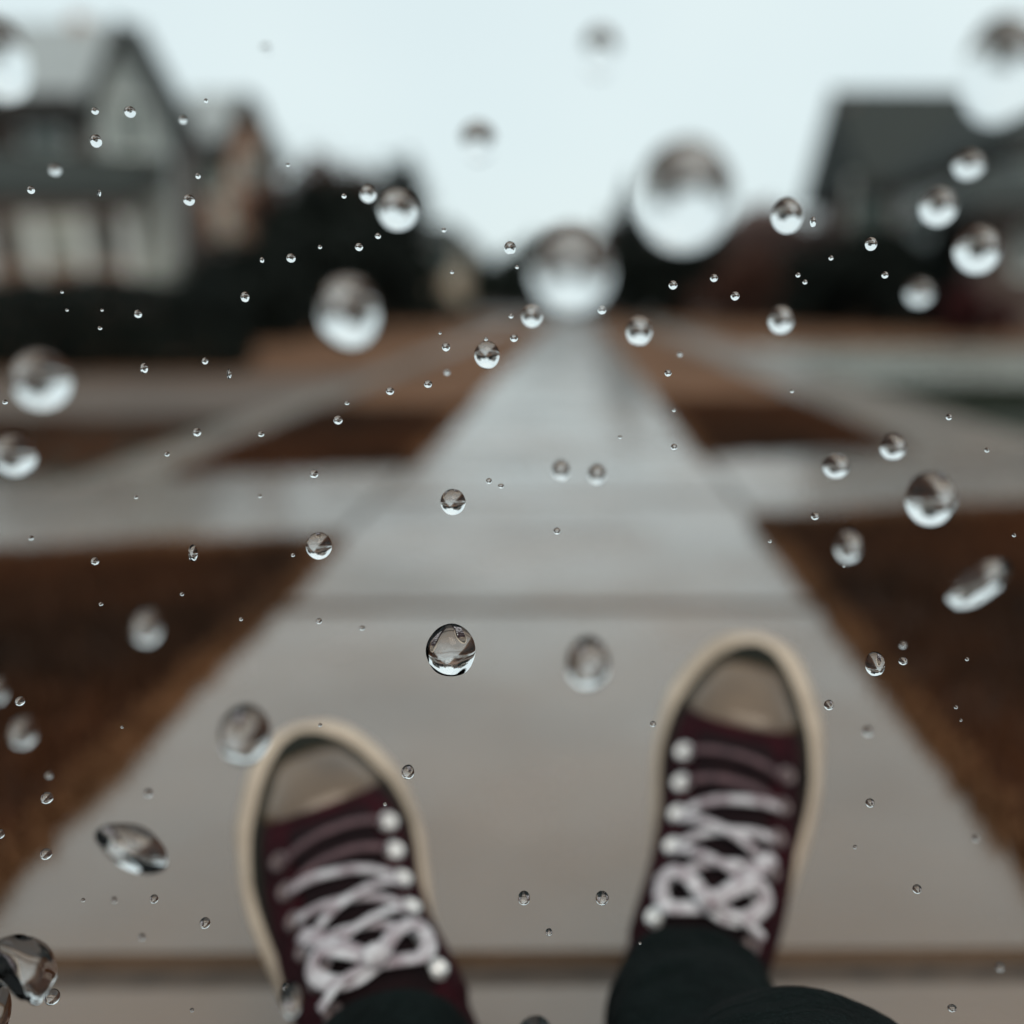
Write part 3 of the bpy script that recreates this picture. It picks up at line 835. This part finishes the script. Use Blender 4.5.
def build_shoe(parent, mirror, mw_, label, seed):
    """all geometry in shoe space, baked into world by mw_ (parents stay unrotated)"""
    rnd = random.Random(seed)
    sx = -1 if mirror else 1
    def T(v): 
        v = Vector(v); return mw_ @ Vector((v.x * sx, v.y, v.z))
    def mk(name, vs, fs, m, par, smooth=True):
        if mirror: fs = [tuple(reversed(f)) for f in fs]
        return raw(name, [T(v) for v in vs], fs, m, par, smooth)
    # upper
    ny, ntt = 46, 28
    ys = [.004 + (.2925 - .004) * (0.5 - 0.5 * math.cos(PI * i / ny)) for i in range(ny + 1)]
    vs = [surf(y, j / ntt) for y in ys for j in range(ntt + 1)]
    fs = [(i * (ntt + 1) + j, i * (ntt + 1) + j + 1, (i + 1) * (ntt + 1) + j + 1, (i + 1) * (ntt + 1) + j) for i in range(ny) for j in range(ntt)]
    shoe = mk('shoe', vs, fs, M['canvas'], parent)
    shoe['label'] = label
    # sole: stacked outline rings with rounded edge
    def ring(grow, z, n=64):
        pts = []
        for side in (-1, 1):
            for i in range(n):
                u = i / n
                y = SHL / 2 - (SHL / 2 + grow) * math.cos(PI * u) if side < 0 else SHL / 2 + (SHL / 2 + grow) * math.cos(PI * u)
                pts.append(Vector((outline(y, side, grow), y, z + (.006 if y > .26 else 0) * max(0, (y - .26) / .05))))
        return pts
    def stack(name, rings, m, close=True):
        vs = [p for r_ in rings for p in r_]; n = len(rings[0]); fs = []
        for i in range(len(rings) - 1):
            for k in range(n):
                fs.append((i * n + k, i * n + (k + 1) % n, (i + 1) * n + (k + 1) % n, (i + 1) * n + k))
        if close:
            fs.append(tuple(range(n))[::-1]); fs.append(tuple((len(rings) - 1) * n + k for k in range(n)))
        return mk(name, vs, fs, m, shoe)
    stack('outsole', [ring(.002, 0), ring(.004, .002), ring(.004, .0055)], M['sole'])
    stack('midsole', [ring(.001, .006), ring(.0035, .009), ring(.0042, .024), ring(.0032, .0285), ring(.0005, .0305), ring(-.005, .0300)], M['rubber'])
    stack('sole_stripe', [ring(-.0025, .0300), ring(-.0030, .0335), ring(-.0045, .0350), ring(-.010, .0352), ring(-.024, .034), ring(-.034, .026)], M['stripe'], close=False)
    # toe bumper: extra band round the front
    bp = []
    for zz, gr0 in ((.010, .0040), (.012, .0066), (.025, .0066), (.0315, .0036), (.0335, -.0005), (.033, -.005)):
        row = []
        for k in range(61):
            a = (-1 + 2 * k / 60) * 1.12
            e_ = min(1, (1.12 - abs(a)) / .25)
            gr = gr0 - .0032 * (1 - e_)
            y = SHL / 2 + (SHL / 2 + gr) * math.cos(a)
            row.append(Vector((outline(y, -1 if a < 0 else 1, gr), y, zz + .006 * max(0, (y - .26) / .05))))
        bp.append(row)
    vs = [p for r_ in bp for p in r_]
    fs = [(i * 61 + k, i * 61 + k + 1, (i + 1) * 61 + k + 1, (i + 1) * 61 + k) for i in range(len(bp) - 1) for k in range(60)]
    mk('toe_bumper', vs, fs, M['rubber'], shoe)
    # rubber toe cap with a slightly arched rear edge
    def fcap(u, v):
        t = .10 + .80 * v
        yb = .234 - .012 * math.sin(PI * v) + .010
        return (yb + (.2905 - yb) * (1 - (1 - u) ** 1.3), t)
    vs, fs = patch(0, 0, 0, 0, .0024, 16, 26, fcap)
    mk('toe_cap', vs, fs, M['rubber_cap'], shoe)
    # tongue
    def ftong(u, v):
        return (.226 - .138 * u, .5 + (v - .5) * (.34 - .04 * u))
    vs, fs = patch(0, 0, 0, 0, .0045, 14, 10, ftong)
    mk('tongue', vs, fs, M['canvas_dark'], shoe)
    # eyelet stays, one each side of the tongue
    EY = [.206 - .0215 * i for i in range(6)]
    def t_in(y): return .5 - (.185 + (.208 - y) * .35)
    for s in (-1, 1):
        def fst(u, v, s=s):
            y = .219 - .138 * u
            wv = .155 + .05 * u
            t = (.5 - .105 - .05 * u) - wv * v
            return (y - .0 * v, t if s < 0 else 1 - t)
        vs, fs = patch(0, 0, 0, 0, .0030, 14, 8, fst)
        mk('eyelet_stay', vs, fs, M['canvas'], shoe)
    # eyelets
    ypos = {}
    for s in (-1, 1):
        for i, y in enumerate(EY):
            t = .5 - .205 + .050 * i / 5
            t = t if s < 0 else 1 - t
            p = surf(y, t, .0040); q = surf(y, t, .0060)
            n = (q - p).normalized()
            ypos[(s, i)] = (p, n)
            u = n.orthogonal().normalized(); v = n.cross(u)
            prof = [(.0058, -.002), (.0058, .0012), (.0051, .0028), (.0040, .0033), (.0026, .0012), (.0022, -.001)]
            vs, fs = [], []
            for (rr, hh) in prof:
                for k in range(18):
                    a = 2 * PI * k / 18
                    vs.append(p + (u * math.cos(a) + v * math.sin(a)) * rr + n * hh)
            for a_ in range(len(prof) - 1):
                for k in range(18):
                    fs.append((a_ * 18 + k, a_ * 18 + (k + 1) % 18, (a_ + 1) * 18 + (k + 1) % 18, (a_ + 1) * 18 + k))
            fs.append(tuple((len(prof) - 1) * 18 + k for k in range(18)))
            mk('eyelet', vs, fs, M['eyelet'] if s < 0 else M['eyelet_shaded'], shoe)
    # laces: straight bars that sag toward the ankle on the outer side + cross runs
    def run(a, b, lift, wd, bend=0.0, m='lace', n=14):
        pts, nr = [], []
        (ya, ta), (yb, tb) = a, b
        sg = 1 if tb > ta else -1
        ta += .030 * sg; tb -= .012 * sg
        for k in range(n + 1):
            u = k / n
            y = ya + (yb - ya) * u + bend * math.sin(PI * u)
            t = ta + (tb - ta) * u
            off = .0065 + lift * math.sin(PI * u)
            p = surf(y, t, off); q = surf(y, t, off + .002)
            pts.append(p); nr.append(q - p)
        vs, fs = ribbon(pts, nr, wd * .85, .0018)
        mk('lace', vs, fs, M[m], shoe)
    def te(i, s):
        t = .5 - .205 + .050 * i / 5
        return t if s < 0 else 1 - t
    run((EY[0], te(0, -1)), (EY[0] - .004, te(0, 1)), .003, .0060, .004, 'lace_dim')
    run((EY[1], te(1, -1)), (EY[1] - .003, te(1, 1)), .003, .0065, .006, 'lace_dim')
    for i in range(2, 5):
        run((EY[i], te(i, -1)), (EY[i - 1] - .002, te(i - 1, 1)), .0035, .0075, .004, 'lace')
        if i > 2: run((EY[i], te(i, 1)), (EY[i - 1] - .004, te(i - 1, -1)), .0065, .0075, .003, 'lace')
    # bow: knot, two loops, two loose ends
    ky = EY[5] + .008
    K = surf(ky, .5, .015); Kn = (surf(ky, .5, .02) - surf(ky, .5, .012)).normalized()
    def free(ctrl, wd, m='lace'):
        # smooth polyline through control points given as (y, t, offset)
        C_ = [surf(y, t, o) for (y, t, o) in ctrl]
        N_ = [(surf(y, t, o + .003) - surf(y, t, o)) for (y, t, o) in ctrl]
        pts, nr = [], []
        for i in range(len(C_) - 1):
            p0 = C_[max(i - 1, 0)]; p1 = C_[i]; p2 = C_[i + 1]; p3 = C_[min(i + 2, len(C_) - 1)]
            for k in range(6):
                t = k / 6
                pts.append(0.5 * ((2 * p1) + (p2 - p0) * t + (2 * p0 - 5 * p1 + 4 * p2 - p3) * t * t + (3 * p1 - p0 - 3 * p2 + p3) * t ** 3))
                nr.append(N_[i].lerp(N_[i + 1], t))
        pts.append(C_[-1]); nr.append(N_[-1])
        vs, fs = ribbon(pts, nr, wd, .0020)
        mk('lace', vs, fs, M[m], shoe)
    free([(ky, .5, .010), (ky + .010, .54, .014), (ky + .018, .60, .015), (ky + .013, .64, .013), (ky + .002, .61, .011), (ky - .003, .55, .010), (ky, .5, .010)], .0095)
    free([(ky, .5, .010), (ky + .010, .45, .014), (ky + .012, .39, .015), (ky + .003, .37, .013), (ky - .005, .40, .011), (ky - .003, .46, .010), (ky, .5, .010)], .0095)
    free([(ky, .5, .012), (ky + .014, .55, .014), (ky + .030, .61, .013), (ky + .040, .65, .011)], .0095)
    free([(ky, .5, .011), (ky - .002, .58, .013), (ky - .006, .66, .012)], .0065)
    bm = bmesh.new()
    bmesh.ops.create_icosphere(bm, subdivisions=3, radius=1)
    bm.verts.ensure_lookup_table()
    vs = [K + Vector((v.co.x * .008, v.co.y * .0065, v.co.z * .005)) for v in bm.verts]
    fs = [tuple(v.index for v in f.verts) for f in bm.faces]
    bm.free()
    mk('lace', vs, fs, M['lace'], shoe)
    return shoe, T

def shoe_matrix(toe_px, toe_depth, az, roll, swing=0.0):
    """the heel rests on the ground, the toe tip is up in the air"""
    Tp = at_depth(toe_px[0], toe_px[1], toe_depth)
    el = math.asin((Tp.z - 0.012) / SHL)
    Y = Vector((math.sin(az) * math.cos(el), math.cos(az) * math.cos(el), math.sin(el)))
    Zv = Vector((0, 0, 1)); Xv = Y.cross(Zv).normalized(); Zl = Xv.cross(Y).normalized()
    rot = Matrix((Xv, Y, Zl)).transposed()
    rot = rot @ Matrix.Rotation(roll, 3, 'Y')
    org = Tp - rot @ Vector((0, SHL, .018))
    m4 = rot.to_4x4(); m4.translation = org
    return m4

MR = shoe_matrix((758, 648), .742, R(25), R(13))
ML = shoe_matrix((299, 742), .705, R(-32), R(-12))

# body skeleton in world space
ankR = MR @ Vector((.004, .072, .115)); ankL = at_depth(386, 1016, .525)
kneeR = at_depth(818, 1140, .385)
kneeL = at_depth(345, 1330, .420)
hipR = Vector((.12, -.16, .105)); hipL = Vector((-.10, -.16, .105)); pel = Vector((.01, -.20, .13))

def skin_mesh(name, verts, edges, radii, root, m, parent, sub=2, wr=0.0, seed=0):
    me = bpy.data.meshes.new(name)
    me.from_pydata([tuple(v) for v in verts], edges, [])
    o = bpy.data.objects.new('tmp', me)
    col.objects.link(o)
    md = o.modifiers.new('s', 'SKIN')
    for i, r_ in enumerate(radii):
        me.skin_vertices[0].data[i].radius = (r_, r_)
        me.skin_vertices[0].data[i].use_root = (i == root)
    md.use_smooth_shade = True
    sb = o.modifiers.new('u', 'SUBSURF'); sb.levels = sub; sb.render_levels = sub
    dg = bpy.context.evaluated_depsgraph_get()
    dg.update()
    me2 = bpy.data.meshes.new_from_object(o.evaluated_get(dg))
    bpy.data.objects.remove(o)
    me2.name = name
    if wr:
        me2.update()
        for v in me2.vertices:
            c = v.co
            f = noise.noise(Vector((c.x * 9 + seed, c.y * 26, c.z * 26))) + .5 * noise.noise(Vector((c.x * 30, c.y * 50, c.z * 50)))
            v.co = c + v.normal * f * wr
    me2.materials.clear(); me2.materials.append(m)
    for p in me2.polygons: p.use_smooth = True
    ob = bpy.data.objects.new(name, me2)
    col.objects.link(ob)
    if parent: ob.parent = parent
    return ob

def leg_chain(k):
    """verts from pelvis to both ankles"""
    def seg(a, b, ts): return [a.lerp(b, t) for t in ts]
    V = [pel]; Rr = [.13]; E = []
    for hip, knee, ank, mid in ((hipR, kneeR, ankR, at_depth(690, 1066, .49)), (hipL, kneeL, ankL, at_depth(396, 1190, .45))):
        i0 = len(V)
        V.append(hip); Rr.append(.088); E.append((0, i0))
        ch = [(hip.lerp(knee, .5), .080), (knee.lerp(hip, .16), .070), (knee, .064), (knee.lerp(mid, .5) + Vector((0, 0, -.02)), .052), (mid, .048), (mid.lerp(ank, .6), .046), (ank, .042)]
        for p, r_ in ch:
            V.append(p); Rr.append(r_); E.append((len(V) - 2 if len(V) - 1 > i0 + 1 else i0, len(V) - 1))
    # torso up to the chest
    j = len(V)
    V += [Vector((.01, -.27, .28)), Vector((.01, -.33, .42)), Vector((.01, -.36, .56))]
    Rr += [.125, .135, .14]
    E += [(0, j), (j, j + 1), (j + 1, j + 2)]
    return V, E, [r_ * k for r_ in Rr]
V, E, RR = leg_chain(.86)
person = skin_mesh('person', V, E, RR, 0, M['skin'], None, sub=2)
tag(person, 'seated person in dark trousers and burgundy canvas sneakers, toes pointing up on the walk', 'person')
# trousers end just above the collar
V, E, RR = leg_chain(1.04)
trou = skin_mesh('trousers', V, E, RR, 0, M['trousers'], person, sub=4, wr=.0065, seed=3)
V2 = [Vector((.01, -.235, .20)), Vector((.01, -.29, .33)), Vector((.01, -.345, .46)), Vector((.01, -.37, .60))]
jk = skin_mesh('jacket', V2, [(0, 1), (1, 2), (2, 3)], [.155, .165, .17, .12], 0, M['trousers'], person, sub=3, wr=.006, seed=9)
build_shoe(person, False, MR, 'right sneaker, laces in a loose bow, toe held higher', 1)
build_shoe(person, True, ML, 'left sneaker, tilted outward and set lower', 2)

# ------------------------------------------------------------------ raindrops
def drop_mesh(seed, amp, sub=4, bend=0.0, f=1.3):
    bm = bmesh.new()
    bmesh.ops.create_icosphere(bm, subdivisions=sub, radius=.5)
    rnd = random.Random(seed)
    s = Vector((rnd.uniform(0, 50), rnd.uniform(0, 50), rnd.uniform(0, 50)))
    for v in bm.verts:
        n = v.co.normalized()
        v.co = v.co * (1 + amp * noise.noise(n * f + s))
        if bend:
            v.co.z += bend * (0.25 - v.co.x ** 2 * 4 * .25 * 1.0) - bend * .12
    me = bpy.data.meshes.new('water_drop')
    bm.to_mesh(me); bm.free()
    for p in me.polygons: p.use_smooth = True
    me.materials.append(M['water'])
    return me
small = [drop_mesh(i, a, 3) for i, a in ((1, .02), (2, .05), (3, .08))]
K_B = BLUR_INF * FOCUS
BK = 1.45
ndrop = [0]
def drop(x, y, wpx, hpx, b, where, shape=None, rot=0.0, bend=0.0, amp=.03, back=False):
    i = ndrop[0]; ndrop[0] += 1
    rnd = random.Random(100 + i)
    if b > 2:
        wpx -= b * .25; hpx -= b * .25; b = b * BK
    jit = rnd.uniform(-.008, .008) if b == 0 and wpx < 40 else 0
    d = 1.0 / (1.0 / FOCUS + (-b if back else b) / K_B) + jit
    p = at_depth(x, y, d)
    if max(wpx, hpx) >= 16:
        me = drop_mesh(200 + i, amp, 5 if wpx > 40 else 4, bend)
    else:
        me = small[i % 3]
    o = bpy.data.objects.new('water_drop', me)
    col.objects.link(o)
    o.location = p
    s = d / FPX
    o.scale = (wpx * s, (wpx + hpx) / 2 * s, hpx * s)
    o.rotation_euler = (R(-PITCH) if rot == 0 else R(90 - PITCH) - R(90), R(rot), R(YAW))
    if max(wpx, hpx) >= 40: sz = 'large'
    elif max(wpx, hpx) >= 16: sz = 'medium'
    elif max(wpx, hpx) >= 8: sz = 'small'
    else: sz = 'tiny'
    if b >= 9: sz += ' blurred'
    elif b >= 3: sz += ' soft'
    tag(o, sz + ' clear raindrop ' + where, 'raindrop', 'raindrops falling in the air')
    return o

# large and soft ones: x, y, width, height, blur
D = [
 (1003, 72, 84, 112, 22, 'cut by the right edge, high in the sky'),
 (686, 196, 102, 116, 22, 'largest of all, right of the walk end against the sky'),
 (571, 270, 86, 92, 22, 'over the end of the walk, white lower half'),
 (349, 312, 62, 80, 15, 'in front of the dark evergreens left of the walk'),
 (-3, 62, 60, 88, 18, 'cut by the left edge beside the grey roof'),
 (42, 380, 56, 64, 13, 'in front of the left hedge base'),
 (14, 455, 42, 46, 9, 'at the left edge above the side path'),
 (398, 210, 42, 42, 7, 'at the right edge of the dark evergreen top'),
 (478, 142, 40, 44, 14, 'alone in the middle of the sky'),
 (600, 52, 44, 54, 20, 'highest in the sky, right of centre'),
 (787, 216, 32, 36, 4, 'beside the left wall of the hip roofed house'),
 (977, 250, 46, 50, 9, 'in front of the dark garage'),
 (938, 207, 38, 40, 9, 'greyish, at the right end of the hip roofed house wall'),
 (968, 165, 34, 30, 10, 'faint, below the one cut by the right edge'),
 (919, 293, 30, 30, 13, 'very faint, over the black shrub left of the garage'),
 (781, 320, 26, 30, 5, 'below the bare trees at the lawn edge on the right'),
 (639, 331, 27, 31, 4, 'just right of the walk where it narrows away'),
 (532, 316, 22, 24, 3, 'touching the lower left of the drop over the walk end'),
 (487, 355, 25, 28, 2, 'on the brown lawn left of the narrowing walk'),
 (453, 502, 25, 26, 1, 'sharp, above the walk just under the left path corner'),
 (319, 546, 25, 27, 1, 'sharp, at the corner of the left foreground lawn'),
 (588, 663, 46, 56, 10, 'brown topped, between the two shoes over the walk'),
 (561, 470, 19, 23, 5, 'left one of a faint pair in mid walk'),
 (597, 474, 19, 23, 5, 'right one of a faint pair in mid walk'),
 (836, 466, 28, 26, 4, 'over the right side path'),
 (893, 447, 26, 28, 4, 'at the tip of the dark patch by the right side path'),
 (931, 499, 50, 58, 6, 'at the right lawn edge, dark round top'),
 (848, 546, 28, 36, 8, 'pale, inside the right foreground lawn near its corner'),
 (147, 627, 30, 42, 13, 'pale glowing, in the middle of the left foreground lawn'),
 (23, 732, 26, 36, 10, 'pale, low in the left foreground lawn'),
 (-2, 690, 18, 32, 10, 'pale, cut by the left edge over the lawn'),
 (245, 734, 50, 62, 9, 'beside the toe of the left shoe'),
 (535, 1034, 36, 34, 4, 'dark dome cut by the bottom edge between the shoes'),
 (291, 1000, 24, 36, 7, 'pale, beside the heel of the left shoe'),
 (875, 664, 19, 25, 0, 'sharp oval, on the border of walk and right lawn'),
 (52, 997, 15, 15, 0, 'beside the curled one'),
 (-4, 1012, 22, 56, 1, 'dark sliver cut by the lower left edge'),
]
for d in D: drop(*d)
drop(451, 650, 49, 53, 0, 'sharpest of all, over mid walk, upside down street in it', amp=.07)
drop(978, 584, 74, 34, 9, 'long slanting, low in the right lawn, near the right edge', rot=-38, amp=.1)
drop(133, 848, 76, 36, 6, 'long slanting, dark on top, left of the left shoe', rot=33, bend=.35, amp=.1)
drop(24, 968, 78, 44, 3, 'curled and wobbling, at the lower left', rot=60, bend=.6, amp=.2)

T_ = [
 (408, 772, 13, 14, 0, 'right of the left shoe toe'), (524, 898, 12, 14, 0, 'left one of a level pair between the shoes'),
 (602, 898, 13, 14, 0, 'right one of a level pair between the shoes'), (549, 932, 7, 7, 0, 'below the level pair between the shoes'),
 (205, 923, 10, 11, 0, 'on the walk between the near joint and the left shoe'), (154, 899, 8, 9, 1, 'rightmost in a row of three on the near walk'),
 (114, 900, 6, 7, 3, 'middle of a row of three on the near walk'), (83, 900, 4, 4, 0, 'left one of a row of three on the near walk at left'),
 (142, 937, 7, 8, 3, 'just above the near joint at left'), (148, 793, 10, 10, 4, 'on the walk above the long slanting drop'),
 (46, 854, 11, 11, 0, 'on the border of left lawn and near walk'), (47, 798, 11, 12, 0, 'low in the left lawn next to the walk border'),
 (49, 775, 8, 8, 4, 'dim, right above another one low in the left lawn'), (20, 701, 9, 10, 0, 'crescent lit, over the left lawn above a pale glow'),
 (0, 834, 8, 10, 0, 'cut by the left edge at the lower lawn'), (122, 727, 3, 3, 0, 'over the black part of the left lawn'),
 (903, 661, 9, 8, 0, 'right of the sharp oval drop'), (903, 645, 8, 8, 3, 'dim, above the one right of the sharp oval'),
 (829, 705, 10, 10, 0, 'at the right side of the right shoe cap'), (868, 731, 12, 12, 5, 'grey, on the walk right of the right shoe'),
 (870, 803, 9, 9, 0, 'on the walk level with the right shoe lacing'), (855, 847, 4, 4, 0, 'on the walk beside the right shoe heel'),
 (917, 889, 9, 9, 0, 'on the near walk at right above the joint'), (976, 838, 8, 8, 4, 'faint, on the walk near the right lawn border'),
 (319, 621, 6, 6, 0, 'on the far joint at its left end'), (362, 628, 6, 5, 2, 'dim, just below the far joint at left'),
 (320, 725, 4, 4, 0, 'on the rim of the left shoe toe'), (557, 531, 7, 7, 1, 'in mid walk between the two joints'),
 (620, 437, 4, 4, 0, 'on the pale far part of the walk'), (674, 447, 6, 7, 0, 'on the right border of the walk by the path corner'),
 (489, 481, 6, 6, 0, 'left one of two close together in mid walk'), (501, 486, 6, 5, 0, 'right one of two side by side in mid walk'),
 (314, 474, 8, 9, 0, 'on the upper border of the left side path'), (260, 496, 4, 4, 0, 'on the left side path near the walk'),
 (136, 497, 4, 4, 0, 'on the left side path further out'), (31, 538, 5, 5, 2, 'at the outer left end of the side path'),
 (95, 561, 8, 8, 0, 'bright, on the top border of the left foreground lawn'), (193, 553, 8, 17, 0, 'stretched, on the top border of the left foreground lawn'),
 (101, 604, 4, 4, 0, 'upper left inside the left foreground lawn'), (182, 594, 4, 4, 0, 'right above the pale glow in the left lawn'),
 (241, 619, 4, 4, 0, 'on the left lawn close to the walk'), (293, 555, 4, 4, 0, 'left of the sharp drop at the lawn corner'),
 (815, 516, 8, 8, 0, 'on the top border of the right foreground lawn'), (770, 541, 4, 4, 0, 'at the pointed corner of the right lawn'),
 (844, 566, 3, 3, 0, 'right under the pale drop in the right lawn'), (1014, 535, 4, 4, 0, 'at the right edge in the upper right lawn'),
 (967, 659, 4, 4, 0, 'under the long slanting drop on the right'), (956, 707, 4, 4, 0, 'upper one of two specks low in the right lawn'),
 (961, 720, 3, 3, 0, 'lower one of two specks low in the right lawn'), (338, 420, 9, 9, 0, 'over the dark patch left of the walk'),
 (261, 434, 6, 6, 0, 'on the left side strip where it meets the dark patch'), (347, 403, 5, 4, 0, 'at the top of the dark patch left of the walk'),
 (390, 391, 8, 8, 0, 'left one of two on the pale grass left of the walk'), (428, 384, 8, 8, 0, 'right one of two on the pale grass left of the walk'),
 (447, 372, 7, 7, 3, 'dim, on the pale grass left of the walk'), (446, 347, 8, 9, 0, 'above the dim one on the pale grass at left'),
 (510, 248, 12, 13, 1, 'at the treetops left of the walk end'), (511, 316, 5, 5, 0, 'left of the soft drop under the walk end'),
 (514, 338, 8, 8, 0, 'where the left walk border narrows away'), (602, 310, 9, 9, 0, 'touching the right underside of the walk end drop'),
 (486, 339, 4, 4, 0, 'perched over the drop on the left brown lawn'), (673, 285, 9, 9, 0, 'under the largest drop, left of three bright dots'),
 (714, 278, 8, 8, 0, 'under the largest drop, middle of three bright dots'), (735, 296, 9, 9, 0, 'under the largest drop, right of three bright dots'),
 (668, 373, 7, 7, 0, 'on the pale grass right of the walk'), (674, 410, 4, 4, 0, 'where the dark patch begins right of the walk'),
 (680, 354, 6, 6, 3, 'dim, on the pale grass right of the walk'), (871, 244, 12, 14, 0, 'bright, over the black shrub by the hip roofed house'),
 (885, 275, 7, 7, 0, 'below the bright one over the black shrub'), (831, 258, 5, 5, 0, 'at the left side of the black shrub'),
 (798, 275, 5, 5, 0, 'upper one of two under the bare trees'), (805, 282, 5, 5, 0, 'lower one of two under the bare trees'),
 (813, 222, 6, 11, 0, 'stretched, between the bare tree and the hip roofed house'), (245, 297, 8, 11, 0, 'at the right end of the left hedge top'),
 (138, 314, 7, 9, 0, 'on the left hedge under the porch posts'), (144, 368, 7, 11, 0, 'at the foot of the left hedge'),
 (205, 361, 6, 7, 0, 'at the foot of the hedge right end'), (5, 402, 5, 5, 0, 'left of the drop at the hedge base'),
 (197, 432, 8, 9, 1, 'over the dark grass near the left side strip'), (167, 454, 5, 5, 0, 'on the dark grass just above the left side path'),
 (100, 328, 4, 4, 0, 'on the hedge, lowest of a few specks'), (102, 310, 3, 3, 0, 'on the hedge top under the porch middle'),
 (67, 310, 3, 3, 0, 'on the hedge top, left of the other specks'), (62, 292, 3, 3, 0, 'just over the hedge top at left'),
 (229, 374, 4, 10, 0, 'stretched, over the dirt track right of the hedge'), (31, 190, 7, 8, 0, 'bright, on the dark porch roof'),
 (95, 111, 7, 7, 0, 'at the left rake of the front gable'), (96, 141, 11, 13, 0, 'bright, at the left edge of the pale gable wall'),
 (130, 112, 11, 11, 1, 'right over the gable window'), (189, 200, 11, 11, 1, 'between the gabled house and the brick house'),
 (198, 176, 5, 6, 0, 'on the dark side of the brick house'), (206, 101, 4, 5, 0, 'on the pale roof of the brick house'),
 (183, 120, 8, 9, 3, 'dim, at the left end of the brick house roof'), (55, 170, 13, 12, 5, 'dim, high on the porch roof'),
 (99, 193, 3, 8, 0, 'stretched thin, at the porch roof edge'), (291, 258, 9, 9, 0, 'bright, in the dark evergreens, left part'),
 (262, 260, 4, 6, 0, 'in the dark evergreens beside the brick house'), (320, 247, 4, 4, 0, 'in the middle of the dark evergreens'),
 (368, 194, 17, 18, 3, 'in the tallest evergreen top'), (378, 236, 6, 6, 0, 'under the drop at the evergreen edge'),
 (359, 247, 8, 8, 0, 'above the drop in front of the evergreens'), (344, 196, 5, 5, 0, 'left of the drop in the tallest evergreen'),
 (444, 230, 5, 5, 0, 'dark, in the sky above the tan house'), (452, 272, 4, 4, 0, 'at the right side of the tan house'),
 (517, 267, 4, 4, 0, 'in the far trees left of the walk end drop'), (288, 165, 4, 4, 0, 'in the sky right of the brick house'),
 (440, 333, 3, 3, 0, 'over the lawn below the tan house'), (653, 724, 6, 6, 0, 'at the left rim of the right shoe'),
 (385, 804, 4, 4, 0, 'on the right rim of the left shoe'), (640, 943, 3, 3, 0, 'in front of the right trouser shin'),
 (949, 417, 6, 7, 0, 'at the edge of the dark green grass on the right'), (987, 450, 5, 5, 1, 'on the right side strip near the right edge'),
 (952, 1008, 9, 7, 1, 'faint, right of the knee at the bottom'), (1000, 967, 10, 9, 4, 'faint, on the near joint at the right edge'),
 (266, 49, 12, 12, 9, 'faint, in the sky above the brick house'), (192, 1010, 4, 4, 0, 'below the near joint at left'),
 (286, 987, 8, 8, 0, 'ringed, on the pale drop by the left heel'), (792, 391, 4, 4, 0, 'at the inner border of the right side strip'),
]
for d in T_: drop(*d)
